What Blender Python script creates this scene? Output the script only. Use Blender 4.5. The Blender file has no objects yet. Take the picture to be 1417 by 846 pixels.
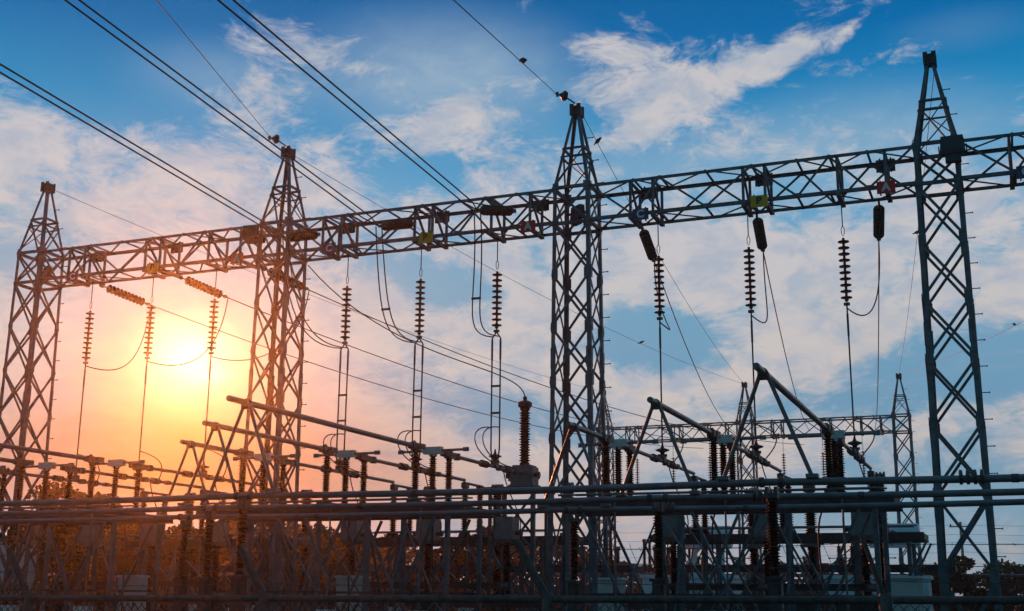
import bpy, bmesh, math, random
from mathutils import Vector, Matrix
R = math.radians
scene = bpy.context.scene
C = scene.collection
EYE = 2.0

# ------------------------------------------------------------------ camera
def set_camera():
    yaw, pitch, roll = R(22.116), R(13.427), R(0.5275)
    a = Vector((-math.sin(yaw)*math.cos(pitch), math.cos(yaw)*math.cos(pitch), math.sin(pitch)))
    r = Vector((math.cos(yaw), math.sin(yaw), 0)); u = r.cross(a)
    r2 = r*math.cos(roll) + u*math.sin(roll); u2 = -r*math.sin(roll) + u*math.cos(roll)
    m = Matrix((r2, u2, -a)).transposed().to_4x4()
    m.translation = (0, 0, EYE)
    cam = bpy.data.cameras.new('camera'); cam.sensor_width = 36; cam.lens = 36*1692.5/1417
    cam.clip_start = 0.1; cam.clip_end = 5000
    o = bpy.data.objects.new('camera', cam); C.objects.link(o); o.matrix_world = m
    scene.camera = o
set_camera()
scene.view_settings.view_transform = 'Standard'; scene.view_settings.look = 'None'
scene.view_settings.exposure = 0; scene.view_settings.gamma = 1
scene.view_settings.use_curve_mapping = False
scene.cycles.use_denoising = True
scene.cycles.max_bounces = 6; scene.cycles.volume_bounces = 0

# ------------------------------------------------------------------ sun and sky
SUN_AZ, SUN_EL = -37.10, 10.33          # degrees; azimuth clockwise from +Y
sun = bpy.data.lights.new('sun', 'SUN'); sun.energy = 2.4; sun.angle = R(0.6); sun.color = (1.0, 0.22, 0.04)
so = bpy.data.objects.new('sun', sun); C.objects.link(so)
sd = Vector((math.sin(R(SUN_AZ))*math.cos(R(SUN_EL)), math.cos(R(SUN_AZ))*math.cos(R(SUN_EL)), math.sin(R(SUN_EL))))
so.rotation_euler = sd.to_track_quat('Z', 'Y').to_euler()

def lin(*c):
    return tuple((v/255/12.92 if v/255 <= .04045 else ((v/255+.055)/1.055)**2.4) for v in c) + (1,)

class Nodes:
    """Small node-graph writer."""
    def __init__(s, tree):
        s.t = tree; tree.nodes.clear()
    def n(s, typ, **kw):
        nd = s.t.nodes.new(typ)
        for k, v in kw.items(): setattr(nd, k, v)
        return nd
    def put(s, sock, v):
        if isinstance(v, bpy.types.NodeSocket): s.t.links.new(v, sock)
        elif v is not None: sock.default_value = v
    def math(s, op, a, b=None, c=None, clamp=False):
        nd = s.n('ShaderNodeMath', operation=op, use_clamp=clamp)
        s.put(nd.inputs[0], a); s.put(nd.inputs[1], b); s.put(nd.inputs[2], c)
        return nd.outputs[0]
    def rng(s, v, a, b, c=0., d=1., kind='SMOOTHSTEP'):
        nd = s.n('ShaderNodeMapRange', interpolation_type=kind)
        for i, x in enumerate((v, a, b, c, d)): s.put(nd.inputs[i], x)
        return nd.outputs[0]
    def mix(s, f, a, b, mode='MIX'):
        nd = s.n('ShaderNodeMix', data_type='RGBA', blend_type=mode)
        s.put(nd.inputs[0], f); s.put(nd.inputs[6], a); s.put(nd.inputs[7], b)
        return nd.outputs[2]
    def ramp(s, f, stops, interp='LINEAR'):
        nd = s.n('ShaderNodeValToRGB'); r = nd.color_ramp; r.interpolation = interp
        while len(r.elements) < len(stops): r.elements.new(.5)
        for e, (p, c) in zip(r.elements, stops): e.position = p; e.color = c
        s.put(nd.inputs[0], f); return nd.outputs[0]
    def noise(s, vec, scale, detail=6, rough=.55, dist=0.):
        nd = s.n('ShaderNodeTexNoise'); s.put(nd.inputs['Vector'], vec)
        nd.inputs['Scale'].default_value = scale; nd.inputs['Detail'].default_value = detail
        nd.inputs['Roughness'].default_value = rough; nd.inputs['Distortion'].default_value = dist
        return nd.outputs['Fac']

def gray(v): return (v, v, v, 1)

world = bpy.data.worlds.new('World'); scene.world = world; world.use_nodes = True
def build_sky():
    N = Nodes(world.node_tree)
    tc = N.n('ShaderNodeTexCoord').outputs['Generated']
    sep = N.n('ShaderNodeSeparateXYZ'); N.put(sep.inputs[0], tc)
    az = N.math('MULTIPLY', N.math('ARCTAN2', sep.outputs[0], sep.outputs[1]), 180/math.pi)
    el = N.math('MULTIPLY', N.math('ARCSINE', sep.outputs[2]), 180/math.pi)
    cx = N.n('ShaderNodeCombineXYZ'); N.put(cx.inputs[0], az); N.put(cx.inputs[1], el)
    P = cx.outputs[0]
    def blob(a0, e0, rx, ry, rot):
        mp = N.n('ShaderNodeMapping', vector_type='TEXTURE'); N.put(mp.inputs[0], P)
        mp.inputs[1].default_value = (a0, e0, 0); mp.inputs[2].default_value = (0, 0, R(rot)); mp.inputs[3].default_value = (rx, ry, 1)
        g = N.n('ShaderNodeTexGradient', gradient_type='SPHERICAL'); N.put(g.inputs[0], mp.outputs[0])
        return g.outputs['Fac']
    def total(blobs):
        acc = None
        for a0, e0, rx, ry, rot, amp in blobs:
            b = N.rng(blob(a0, e0, rx, ry, rot), 0, 1, 0, amp)
            acc = b if acc is None else N.math('ADD', acc, b)
        return acc
    # cloud layer: stretched, warped fractal noise in sky angles
    mp = N.n('ShaderNodeMapping'); N.put(mp.inputs[0], P); mp.inputs[3].default_value = (1, 1.75, 1); mp.inputs[2].default_value = (0, 0, R(-9))
    warp = N.n('ShaderNodeTexNoise'); N.put(warp.inputs['Vector'], mp.outputs[0]); warp.inputs['Scale'].default_value = .16; warp.inputs['Detail'].default_value = 3
    wv = N.n('ShaderNodeVectorMath', operation='MULTIPLY_ADD'); N.put(wv.inputs[0], warp.outputs['Color']); wv.inputs[1].default_value = (5, 3.5, 0); N.put(wv.inputs[2], mp.outputs[0])
    big = N.noise(wv.outputs[0], .17, 3, .5)
    fine = N.noise(wv.outputs[0], .55, 9, .62, .15)
    mp2 = N.n('ShaderNodeMapping'); N.put(mp2.inputs[0], wv.outputs[0]); mp2.inputs[2].default_value = (0, 0, R(35)); mp2.inputs[3].default_value = (1, 1.35, 1)
    rip = N.noise(mp2.outputs[0], 1.9, 7, .62, .4)
    n = N.math('ADD', N.math('MULTIPLY', N.math('SUBTRACT', big, .5), 1.5), N.math('MULTIPLY', N.math('SUBTRACT', fine, .5), 1.35))
    n = N.math('ADD', n, N.math('MULTIPLY', N.math('SUBTRACT', rip, .5), .6))
    t = N.math('DIVIDE', el, 40.)
    bias = N.ramp(t, [(0, gray(.52)), (.06, gray(.66)), (.16, gray(.86)), (.34, gray(.88)), (.42, gray(.66)), (.50, gray(.40)), (.58, gray(.16)), (.75, gray(.08)), (1, gray(.4))])
    cov = N.math('ADD', N.math('ADD', n, bias), total(CLOUD_BLOBS))
    c = N.rng(cov, .22, .86)
    # clear sky behind, cloud colour, both by elevation
    blue = N.ramp(t, [(0, lin(146,176,194)), (.10, lin(128,166,190)), (.22, lin(112,160,192)), (.36, lin(116,170,202)), (.46, lin(96,168,210)), (.55, lin(34,144,200)), (.64, lin(0,112,178)), (.78, lin(0,80,146)), (1, lin(0,64,126))])
    veil = N.math('MULTIPLY', total(VEIL_BLOBS), N.math('ADD', .55, N.math('MULTIPLY', fine, .9)), clamp=True)
    blue = N.mix(veil, blue, lin(166,192,212))
    cloud = N.ramp(t, [(0, lin(184,174,174)), (.10, lin(206,192,186)), (.22, lin(214,204,199)), (.36, lin(208,205,207)), (.48, lin(210,208,212)), (.62, lin(208,206,210)), (1, lin(195,200,210))])
    shade = N.rng(N.noise(wv.outputs[0], .42, 8, .6), .60, .36, 0, .62)
    cloud = N.mix(shade, cloud, lin(160,180,204))
    col = N.mix(c, blue, cloud)
    # darker blue-grey cloud bars low in the sky
    mp3 = N.n('ShaderNodeMapping'); N.put(mp3.inputs[0], wv.outputs[0]); mp3.inputs[3].default_value = (.6, 1.7, 1); mp3.inputs[1].default_value = (7, 3, 0)
    bars = N.rng(N.noise(mp3.outputs[0], .35, 7, .55), .5, .68)
    low = N.rng(el, 17, 7)
    col = N.mix(N.math('MULTIPLY', N.math('MULTIPLY', bars, low), .38), col, lin(138,166,190))
    # warmth round the sun: thin cloud lit from behind
    for a0, e0, rx, ry, rot, rgb, amp in WARM_BLOBS:
        f = N.math('MULTIPLY', N.math('POWER', N.rng(blob(a0, e0, rx, ry, rot), 0, 1, 0, 1, 'LINEAR'), 1.6), amp)
        f = N.math('MULTIPLY', f, N.math('ADD', .7, N.math('MULTIPLY', fine, .6)), clamp=True)
        col = N.mix(f, col, lin(*rgb))
    for a0, e0, rx, ry, rot, rgb, amp in GLOW_BLOBS:
        f = N.math('MULTIPLY', N.math('POWER', blob(a0, e0, rx, ry, rot), 2.2), amp)
        f = N.math('MULTIPLY', f, N.math('ADD', .55, N.math('MULTIPLY', fine, .9)))
        gl = N.n('ShaderNodeMix', data_type='RGBA', blend_type='ADD'); N.put(gl.inputs[0], f); N.put(gl.inputs[6], col); N.put(gl.inputs[7], lin(*rgb))
        col = gl.outputs[2]
    # the half of the sky away from the sun is already dusk blue
    dt = N.n('ShaderNodeVectorMath', operation='DOT_PRODUCT'); N.put(dt.inputs[0], tc); dt.inputs[1].default_value = tuple(sd)
    ang = N.math('MULTIPLY', N.math('ARCCOSINE', dt.outputs['Value']), 180/math.pi)
    col = N.mix(N.rng(ang, 62, 100), col, DUSK)
    bg = N.n('ShaderNodeBackground'); N.put(bg.inputs[0], col); bg.inputs[1].default_value = .87
    sky = N.n('ShaderNodeTexSky'); sky.sky_type = 'NISHITA'; sky.sun_disc = False
    sky.sun_elevation = R(SUN_EL); sky.sun_rotation = R(SUN_AZ); sky.air_density = 1.; sky.dust_density = 1.; sky.ozone_density = 3.
    bg2 = N.n('ShaderNodeBackground'); N.put(bg2.inputs[0], sky.outputs[0]); bg2.inputs[1].default_value = NISHITA
    ad = N.n('ShaderNodeAddShader'); N.put(ad.inputs[0], bg.outputs[0]); N.put(ad.inputs[1], bg2.outputs[0])
    out = N.n('ShaderNodeOutputWorld'); N.put(out.inputs[0], ad.outputs[0])
DUSK = (.036, .148, .21, 1)
NISHITA = 0.002
CLOUD_BLOBS = [
    (-14.03, 23.5, 7.29, 2.64, 12, 0.85),
    (-16.39, 21.71, 3.73, 1.36, 25, 0.4),
    (-8.88, 24.41, 3.39, 1.15, 22, 0.55),
    (-5.55, 25.3, 3.05, 0.61, 38, 0.42),
    (-16.7, 25.28, 3.39, 1.49, 5, 0.5),
    (-24.67, 22.05, 5.76, 2.37, 18, 0.45),
    (-32.35, 25.25, 3.73, 1.69, -10, 0.4),
    (-34.96, 21.97, 5.42, 2.37, 10, 0.25),
    (-44.33, 19.63, 5.76, 2.37, 0, 0.4),
    (-35.15, 19.67, 8.81, 3.05, 0, 0.3),
    (-15.33, 21.19, 2.03, 1.36, 10, 0.3),
    (-3.46, 24.03, 5.08, 0.88, 6, 0.35),
    (-29.61, 24.15, 2.03, 0.61, 5, 0.4),
    (-43.84, 24.06, 11.19, 4.41, -8, -0.5),
    (-24.77, 26.45, 6.78, 2.03, 0, -0.25),
    (-4.94, 21.82, 9.49, 3.73, 5, -0.1),
    (-11.86, 19.73, 10.17, 2.37, 0, -0.1),
    (-25.56, 14.32, 4.24, 2.03, -12, -1.0),
    (-15.34, 11.65, 5.25, 2.44, -8, -1.3),
    (-22.36, 8.29, 8.81, 1.86, -10, -0.75),
    (-1.62, 10.02, 8.47, 2.71, 5, -1.0),
    (-8.94, 8.53, 8.81, 1.02, 0, -0.45),
    (-44.96, 13.88, 3.05, 2.03, 0, -0.45),
    (-2.04, 4.37, 11.19, 4.75, 0, -0.55),
    (-12.35, 4.49, 8.81, 2.03, 0, -0.3),
    (-27.46, 19.47, 4.75, 2.03, 10, -0.3),
    (-11.66, 15.41, 10.85, 2.71, 0, 0.45),
    (-7.15, 12.07, 5.42, 1.22, -5, 0.3),
    (-30.15, 16.35, 4.07, 1.69, -10, -0.2),
    (-40.78, 15.58, 4.41, 1.36, 0, -0.2)]
VEIL_BLOBS = [
    (-25.44, 23.84, 10.17, 4.41, 0, 0.75),
    (-5.04, 20.23, 11.19, 3.73, 0, 0.6),
    (-15.36, 19.86, 10.17, 3.05, 0, 0.4),
    (-36.08, 23.16, 6.78, 2.37, 0, 0.4),
    (-0.46, 24.73, 4.41, 1.36, 0, 0.12)]
WARM_BLOBS = [
    (-37.63, 12.26, 21.02, 8.81, 0, (204, 200, 186), 0.4),
    (-37.08, 6.75, 16.27, 5.42, 0, (172, 118, 58), 0.88),
    (-37.11, 4.98, 18.98, 3.9, 0, (158, 84, 30), 0.97),
    (-36.89, 10.01, 7.12, 4.07, 0, (250, 214, 130), 0.6)]
GLOW_BLOBS = [
    (-36.96, 10.99, 4.07, 3.05, 0, (255, 225, 150), 0.5),
    (-37.1, 10.33, 3.73, 3.05, 0, (255, 240, 205), 1.3),
    (-36.09, 9.66, 1.69, 0.75, 10, (255, 240, 200), 0.5)]
build_sky()

# ------------------------------------------------------------------ materials
def material(name, base, rough=.6, metal=0., var=.18, scale=3., bump=0., coords='Object', spots=None, spec=.5):
    m = bpy.data.materials.new(name); m.use_nodes = True
    N = Nodes(m.node_tree)
    out = N.n('ShaderNodeOutputMaterial'); b = N.n('ShaderNodeBsdfPrincipled')
    tc = N.n('ShaderNodeTexCoord').outputs[coords]
    v = N.noise(tc, scale, 7, .62, .2)
    col = N.mix(N.rng(v, .3, .7, 0, 1), tuple(c*(1-var) for c in base)+(1,), tuple(min(1, c*(1+var)) for c in base)+(1,))
    if spots:
        rgb, thr, sc = spots
        col = N.mix(N.rng(N.noise(tc, sc, 8, .7), thr, thr+.12), col, rgb+(1,))
    N.put(b.inputs['Base Color'], col); b.inputs['Metallic'].default_value = metal
    b.inputs['Specular IOR Level'].default_value = spec
    N.put(b.inputs['Roughness'], N.rng(N.noise(tc, scale*2.3, 5), .3, .7, max(.05, rough-.12), min(1, rough+.12)))
    if bump:
        bp = N.n('ShaderNodeBump'); bp.inputs['Strength'].default_value = bump; bp.inputs['Distance'].default_value = .01
        N.put(bp.inputs['Height'], N.noise(tc, scale*4, 6)); N.put(b.inputs['Normal'], bp.outputs[0])
    N.put(out.inputs[0], b.outputs[0])
    return m

M = {}
M['steel'] = material('galvanised steel', (.08,.13,.155), .55, .2, .42, 2.2, .15, spots=((.07,.045,.03), .66, 5))
M['steel2'] = material('weathered steel', (.036,.05,.058), .65, .15, .35, 3, .1, spots=((.14,.09,.06), .66, 8))
M['alu'] = material('aluminium tube', (.13,.155,.17), .42, .35, .25, 3, spots=((.12,.12,.12), .62, 3))
M['clamp'] = material('cast clamp', (.06,.07,.075), .55, .2, .2, 12, .1)
M['porcelain'] = material('brown porcelain', (.010,.008,.008), .6, 0, .25, 8, spec=.12)
M['disc'] = material('glazed disc', (.016,.013,.012), .28, 0, .25, 9, spec=.4)
M['wire'] = material('stranded wire', (.03,.033,.036), .6, .2, .2, 20)
M['greybox'] = material('grey enamel', (.62,.64,.62), .5, 0, .1, 4, .05, spots=((.22,.2,.17), .7, 7))
M['ctgrey'] = material('grey cast housing', (.15,.175,.185), .55, 0, .15, 5, .1)
M['concrete'] = material('concrete', (.30,.29,.27), .9, 0, .25, 4, .3)
M['red'] = material('red sign enamel', (.85,.012,.015), .5, 0, .15, 9)
M['yellow'] = material('yellow sign enamel', (.95,.45,.008), .5, 0, .15, 9)
M['blue'] = material('blue sign enamel', (.01,.05,.16), .5, 0, .15, 9)
M['white'] = material('white paint', (.80,.80,.78), .55, 0, .06, 6)
M['black'] = material('black paint', (.02,.02,.02), .5, 0, .1, 6)
M['lens'] = material('floodlight glass', (.02,.03,.032), .08, 0, .15, 6)
M['tank'] = material('pale blue tank enamel', (.50,.68,.74), .42, 0, .1, 2)
M['bark'] = material('bark', (.07,.05,.035), .9, 0, .3, 6, .5)
M['leaf'] = material('leaf', (.022,.05,.014), .85, 0, .45, 1.2, spec=.05)
M['leafdark'] = material('dark leaf', (.012,.026,.009), .85, 0, .45, 1.0, spec=.05)
M['leafyellow'] = material('yellowing leaf', (.28,.22,.03), .6, 0, .4, 3)
M['ground'] = material('gravel and short grass', (.055,.055,.042), .95, 0, .35, .6, .6, spots=((.025,.045,.015), .55, .25))
M['tile'] = material('roof sheet', (.16,.15,.14), .75, 0, .2, 2)
M['render'] = material('house render', (.45,.46,.44), .85, 0, .12, 1.5)
M['tarp'] = material('pale sheeting', (.55,.66,.70), .7, 0, .12, 1.5, .2)
M['feather'] = material('dark feathers', (.03,.03,.035), .7, 0, .3, 30)
M['rust'] = material('old pipe', (.10,.085,.075), .7, .2, .3, 12, .2)

# ------------------------------------------------------------------ mesh writing
class MB:
    def __init__(s): s.v = []; s.f = []
    def quadbox(s, P):          # 8 corners: bottom loop then top loop
        n = len(s.v); s.v += [tuple(p) for p in P]
        for q in ((3,2,1,0),(4,5,6,7),(0,1,5,4),(1,2,6,5),(2,3,7,6),(3,0,4,7)): s.f.append(tuple(n+i for i in q))
        return s
    def box(s, x, y, z, sx, sy, sz, top=1., topy=None):
        ty = top if topy is None else topy
        a, b, c = sx/2, sy/2, sz/2
        return s.quadbox([(x-a,y-b,z-c),(x+a,y-b,z-c),(x+a,y+b,z-c),(x-a,y+b,z-c),
                          (x-a*top,y-b*ty,z+c),(x+a*top,y-b*ty,z+c),(x+a*top,y+b*ty,z+c),(x-a*top,y+b*ty,z+c)])
    def bar(s, p, q, w, h=None, up=(0,0,1)):
        p, q = Vector(p), Vector(q); h = w if h is None else h
        d = (q-p).normalized(); up = Vector(up)
        if abs(d.dot(up)) > .97: up = Vector((0,1,0))
        a = d.cross(up).normalized()*w/2; b = a.cross(d).normalized()*h/2
        return s.quadbox([p-a-b,p+a-b,p+a+b,p-a+b,q-a-b,q+a-b,q+a+b,q-a+b])
    def angle(s, p, q, w, da, db, t=.014):   # L section: corner on the line p-q, flanges along da and db
        p, q = Vector(p), Vector(q); a, b = Vector(da).normalized(), Vector(db).normalized()
        prof = [a*0, a*w, a*w+b*t, a*t+b*t, a*t+b*w, b*w]
        n = len(s.v); s.v += [tuple(p+o) for o in prof] + [tuple(q+o) for o in prof]
        for i in range(6): j = (i+1) % 6; s.f.append((n+i, n+j, n+6+j, n+6+i))
        s.f.append(tuple(n+5-i for i in range(6))); s.f.append(tuple(n+6+i for i in range(6)))
        return s
    def tube(s, pts, r, n=8, cap=True):
        pts = [Vector(p) for p in pts]; rs = r if isinstance(r, (list, tuple)) else [r]*len(pts)
        d0 = (pts[1]-pts[0]).normalized(); ref = Vector((0,0,1)) if abs(d0.z) < .9 else Vector((1,0,0))
        a = d0.cross(ref).normalized(); base = len(s.v)
        for i, p in enumerate(pts):
            if i == 0: d = d0
            elif i == len(pts)-1: d = (pts[i]-pts[i-1]).normalized()
            else: d = (pts[i+1]-pts[i-1]).normalized()
            a = (a-d*a.dot(d)).normalized(); b = d.cross(a)
            for k in range(n):
                t = 2*math.pi*k/n; s.v.append(tuple(p+(a*math.cos(t)+b*math.sin(t))*rs[i]))
        for i in range(len(pts)-1):
            for k in range(n):
                k2 = (k+1) % n; o = base+i*n
                s.f.append((o+k, o+k2, o+n+k2, o+n+k))
        if cap:
            s.f.append(tuple(base+n-1-k for k in range(n))); e = base+(len(pts)-1)*n; s.f.append(tuple(e+k for k in range(n)))
        return s
    def lathe(s, prof, p=(0,0,0), axis=(0,0,1), n=14):
        p = Vector(p); d = Vector(axis).normalized()
        ref = Vector((1,0,0)) if abs(d.x) < .9 else Vector((0,1,0))
        a = d.cross(ref).normalized(); b = d.cross(a); base = len(s.v)
        for r, z in prof:
            for k in range(n):
                t = 2*math.pi*k/n; s.v.append(tuple(p+d*z+(a*math.cos(t)+b*math.sin(t))*max(r,1e-4)))
        for i in range(len(prof)-1):
            for k in range(n):
                k2 = (k+1) % n; o = base+i*n; s.f.append((o+k, o+k2, o+n+k2, o+n+k))
        s.f.append(tuple(base+n-1-k for k in range(n))); e = base+(len(prof)-1)*n; s.f.append(tuple(e+k for k in range(n)))
        return s
    def build(s, name, mat, parent=None, loc=(0,0,0), smooth=False):
        me = bpy.data.meshes.new(name); me.from_pydata(s.v, [], s.f)
        bm = bmesh.new(); bm.from_mesh(me); bmesh.ops.recalc_face_normals(bm, faces=bm.faces); bm.to_mesh(me); bm.free()
        me.materials.append(M[mat] if isinstance(mat, str) else mat)
        if smooth:
            for p in me.polygons: p.use_smooth = True
            me.set_sharp_from_angle(angle=R(40))
        o = bpy.data.objects.new(name, me); C.objects.link(o); o.location = loc
        if parent: o.parent = parent
        return o

def tag(o, label, cat, group=None):
    o['label'] = label; o['category'] = cat
    if group: o['group'] = group
    return o
def thing(name, label, cat, loc=(0,0,0), rz=0, group=None):
    o = bpy.data.objects.new(name, None); C.objects.link(o); o.empty_display_size = .2
    o.location = loc; o.rotation_euler = (0,0,rz)
    return tag(o, label, cat, group)
def copy_tree(o, parent=None):
    kids = list(o.children); c = o.copy(); C.objects.link(c)
    if parent: c.parent = parent
    for k in kids: copy_tree(k, c)
    return c
def dup(o, loc, label, rz=0, group=None):
    c = copy_tree(o); c.location = loc; c.rotation_euler = (0,0,rz); c['label'] = label
    if group: c['group'] = group
    return c
def structure(o): o['kind'] = 'structure'; return o
def catenary(p, q, sag, n=16):
    p, q = Vector(p), Vector(q)
    return [p.lerp(q, i/n) - Vector((0,0,4*sag*(i/n)*(1-i/n))) for i in range(n+1)]
def bez(p0, p1, p2, p3, n=14):
    P = [Vector(p) for p in (p0,p1,p2,p3)]
    return [P[0]*(1-t)**3+P[1]*3*t*(1-t)**2+P[2]*3*t*t*(1-t)+P[3]*t**3 for t in [i/n for i in range(n+1)]]
def sheds(h, core, rim, count, z0=0.):
    """Profile of a porcelain post: flange, alternating wide and narrow sheds, flange."""
    pr = [(core*1.35, z0), (core*1.35, z0+.05*h), (core, z0+.055*h)]
    a, b = z0+.07*h, z0+.93*h; st = (b-a)/count
    for i in range(count):
        z = a+i*st; r = rim if i % 2 == 0 else rim*.88
        pr += [(core, z), (r, z+st*.28), (r*.985, z+st*.40), (core, z+st*.74)]
    return pr + [(core, z0+.945*h), (core*1.35, z0+.95*h), (core*1.35, z0+h)]

# ------------------------------------------------------------------ setting
structure(MB().quadbox([(-900,-120,-.5),(700,-120,-.5),(700,1100,-.5),(-900,1100,-.5),(-900,-120,0),(700,-120,0),(700,1100,0),(-900,1100,0)]).build('ground', 'ground'))
YB = 27.147                                   # the line of the main gantry
TX = [-26.127, -17.727, -9.327, -.927]        # its towers
YF = 68.5; FX = [-21.95, -13.55, -5.15]       # the second gantry far behind

# ------------------------------------------------------------------ lattice towers
Z1, Z2, ZP = 10.82, 11.73, 13.82
def half(z): return .585-(.585-.46)*z/Z1 if z < Z1 else .46
def make_tower(label):
    t = thing('lattice_tower', label, 'tower', group='lattice towers of the gantries')
    corners = [(-1,-1),(1,-1),(1,1),(-1,1)]
    legs = []
    for sx, sy in corners:
        mb = MB(); w = .12
        zs = [0, 3.9, 7.5, Z2]
        for a, b in zip(zs, zs[1:]):
            k = .0 if a == 0 else .0
            mb.angle((sx*half(a), sy*half(a), a), (sx*half(b), sy*half(b), b+.02), w - .012*zs.index(a), (-sx,0,0), (0,-sy,0))
        for z in (3.9, 7.5):    # splice plates
            mb.box(sx*(half(z)-.06), sy*(half(z)+.006), z, .12, .012, .5); mb.box(sx*(half(z)+.006), sy*(half(z)-.06), z, .012, .12, .5)
        l = mb.build('leg', 'steel', t); legs.append(l)
        MB().box(sx*.60, sy*.60, .14, .42, .42, .36, .9).build('footing', 'concrete', t)
    zs = [.35, 2.5, 4.15, 5.6, 6.95, 8.25, 9.55, Z1, Z2]
    for (ax, ay), (bx, by) in zip(corners, corners[1:]+corners[:1]):
        mb = MB(); nrm = Vector(((ax+bx)/2, (ay+by)/2, 0))
        for i, (a, b) in enumerate(zip(zs, zs[1:])):
            A0, A1 = Vector((ax*half(a), ay*half(a), a)), Vector((ax*half(b), ay*half(b), b))
            B0, B1 = Vector((bx*half(a), by*half(a), a)), Vector((bx*half(b), by*half(b), b))
            mb.bar(A0+nrm*.012, B1+nrm*.012, .02, .062, nrm.cross(Vector((0,0,1)))); mb.bar(B0-nrm*.02, A1-nrm*.02, .02, .062, nrm.cross(Vector((0,0,1))))
            for p in (A1, B1): o = (Vector(((ax+bx)/2*half(b), (ay+by)/2*half(b), b))-p).normalized()*.075; mb.bar(p+o+nrm*.014-Vector((0,0,.12)), p+o+nrm*.014+Vector((0,0,.12)), .012, .14, nrm.cross(Vector((0,0,1))))
            if b >= Z1: mb.bar(A1, B1, .075, .075)
        mb.build('lattice_bracing', 'steel', t)
    pk = MB(); zm = 12.8
    def hp(z): return .46+(.085-.46)*(z-Z2)/(ZP-Z2)
    for (sx, sy), (ux, uy) in zip(corners, corners[1:]+corners[:1]):
        pk.angle((sx*.46, sy*.46, Z2+.02), (sx*.085, sy*.085, ZP), .075, (-sx,0,0), (0,-sy,0))
        h = hp(zm); pk.bar((sx*h, sy*h, zm), (ux*h, uy*h, zm), .055, .05)
        h2 = hp(zm-.22); pk.bar((sx*h2, sy*h2, zm-.22), (ux*h2, uy*h2, zm-.22), .05, .03)
        pk.bar((sx*.46, sy*.46, Z2), (ux*h, uy*h, zm), .045, .025); h3 = hp(Z2+.1)
        pk.bar((ux*h3, uy*h3, Z2+.1), (sx*h2, sy*h2, zm-.22), .03, .02)
    pk.build('peak_frame', 'steel', t)
    MB().box(0,0,ZP+.03,.26,.26,.24,.92).box(-.09,-.14,ZP+.04,.1,.03,.3).box(.09,-.14,ZP+.04,.1,.03,.3).box(-.09,.14,ZP+.04,.1,.03,.3).box(.09,.14,ZP+.04,.1,.03,.3).build('peak_cap', 'steel2', t)
    bolt = MB().tube([(0,0,0),(.17,0,0)], .011, 6).lathe([(.02,.155),(.02,.175)], axis=(1,0,0), n=6)
    me = None
    for i in range(22):
        z = 1.2+i*.57
        h = half(z) if z < Z2 else hp(z)
        if me is None: o = bolt.build('step_bolt', 'steel2', legs[2]); me = o.data
        else:
            o = bpy.data.objects.new('step_bolt', me); C.objects.link(o); o.parent = legs[2]
        o.location = (h, h-.05, z)
    return t
tower_labels = ['slim lattice tower at the far left end of the long gantry', 'lattice tower glowing orange beside the sun',
                'blue grey lattice tower in the middle of the picture', 'largest lattice tower, closest to the camera at the right']
tower = make_tower(tower_labels[0]); tower.location = (TX[0], YB, 0)
for x, l in zip(TX[1:], tower_labels[1:]): dup(tower, (x, YB, 0), l)
for x, l in zip(FX, ['small distant lattice tower hidden behind the middle tower', 'small distant lattice tower in the middle of the far gantry',
                     'small distant lattice tower at the right end of the far gantry']): dup(tower, (x, YF, 0), l)

# ------------------------------------------------------------------ gantry beams
OFF_S = {'C': 2.03, 'B': 4.17, 'A': 6.29}     # suspension strings, from the tower at the left of the bay
OFF_T = {'C': 1.76, 'B': 4.55, 'A': 7.32}     # tension strings and signs
def make_beam(label):
    t = thing('gantry_beam', label, 'gantry beam', group='lattice beams of the gantries')
    x0, x1 = .47, 7.93; zb, zt = Z1+.0, Z2-.0; d = .46
    for sy in (-1, 1):
        for z, sz in ((zb, 1), (zt, -1)):
            MB().angle((x0, sy*d, z), (x1, sy*d, z), .078, (0,-sy,0), (0,0,sz)).build('chord', 'steel', t)
    xs = [x0, 1.55, 2.2, 3.3, 4.37, 5.4, 6.12, 6.95, x1]
    for sy in (-1, 1):
        mb = MB()
        for i, (a, b) in enumerate(zip(xs, xs[1:])):
            y = sy*(d-.012)
            lo, hi = (zb+.03, zt-.03) if (i % 2 == 0) == (sy > 0) else (zt-.03, zb+.03)
            mb.bar((a, y, lo), (b, y, hi), .05, .02, (0,1,0)); mb.bar((a, y-.02*sy, lo), (b, y-.02*sy, hi), .02, .05, (0,1,0))
            mb.box(b, sy*(d+.004), (zt if hi > lo else zb) + (-.05 if hi > lo else .05), .16, .01, .10)
        mb.build('lacing', 'steel', t)
    for z, s in ((zb, 0), (zt, 1)):
        mb = MB()
        for i, (a, b) in enumerate(zip(xs, xs[1:])):
            ya, yb = (-d+.03, d-.03) if (i+s) % 2 == 0 else (d-.03, -d+.03)
            mb.bar((a, ya, z), (b, yb, z), .045, .02); mb.bar((b, -d+.03, z+.012), (b, d-.03, z+.012), .05, .03)
        mb.build('lacing', 'steel', t)
    for x in sorted(list(OFF_S.values())+[OFF_T['C']-.28, OFF_T['B']+.12, OFF_T['A']]):
        mb = MB()
        for sy in (-1, 1): mb.bar((x, sy*(d-.04), zb+.02), (x, sy*(d-.04), zt-.02), .06, .05, (0,1,0))
        mb.bar((x, -d+.05, zt-.06), (x, d-.05, zb+.06), .05, .05); mb.bar((x, -d, zb-.03), (x, d, zb-.03), .1, .07); mb.bar((x, -d, zt-.05), (x, d, zt-.05), .06, .05)
        mb.build('hanger_frame', 'steel', t)
    return t
beam_labels = ['leftmost span of the long gantry beam, washed orange by the sun', 'middle span of the gantry beam with three tension strings lying along it',
               'span of the gantry beam between the middle tower and the largest tower', 'short end of the gantry beam right of the largest tower']
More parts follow.
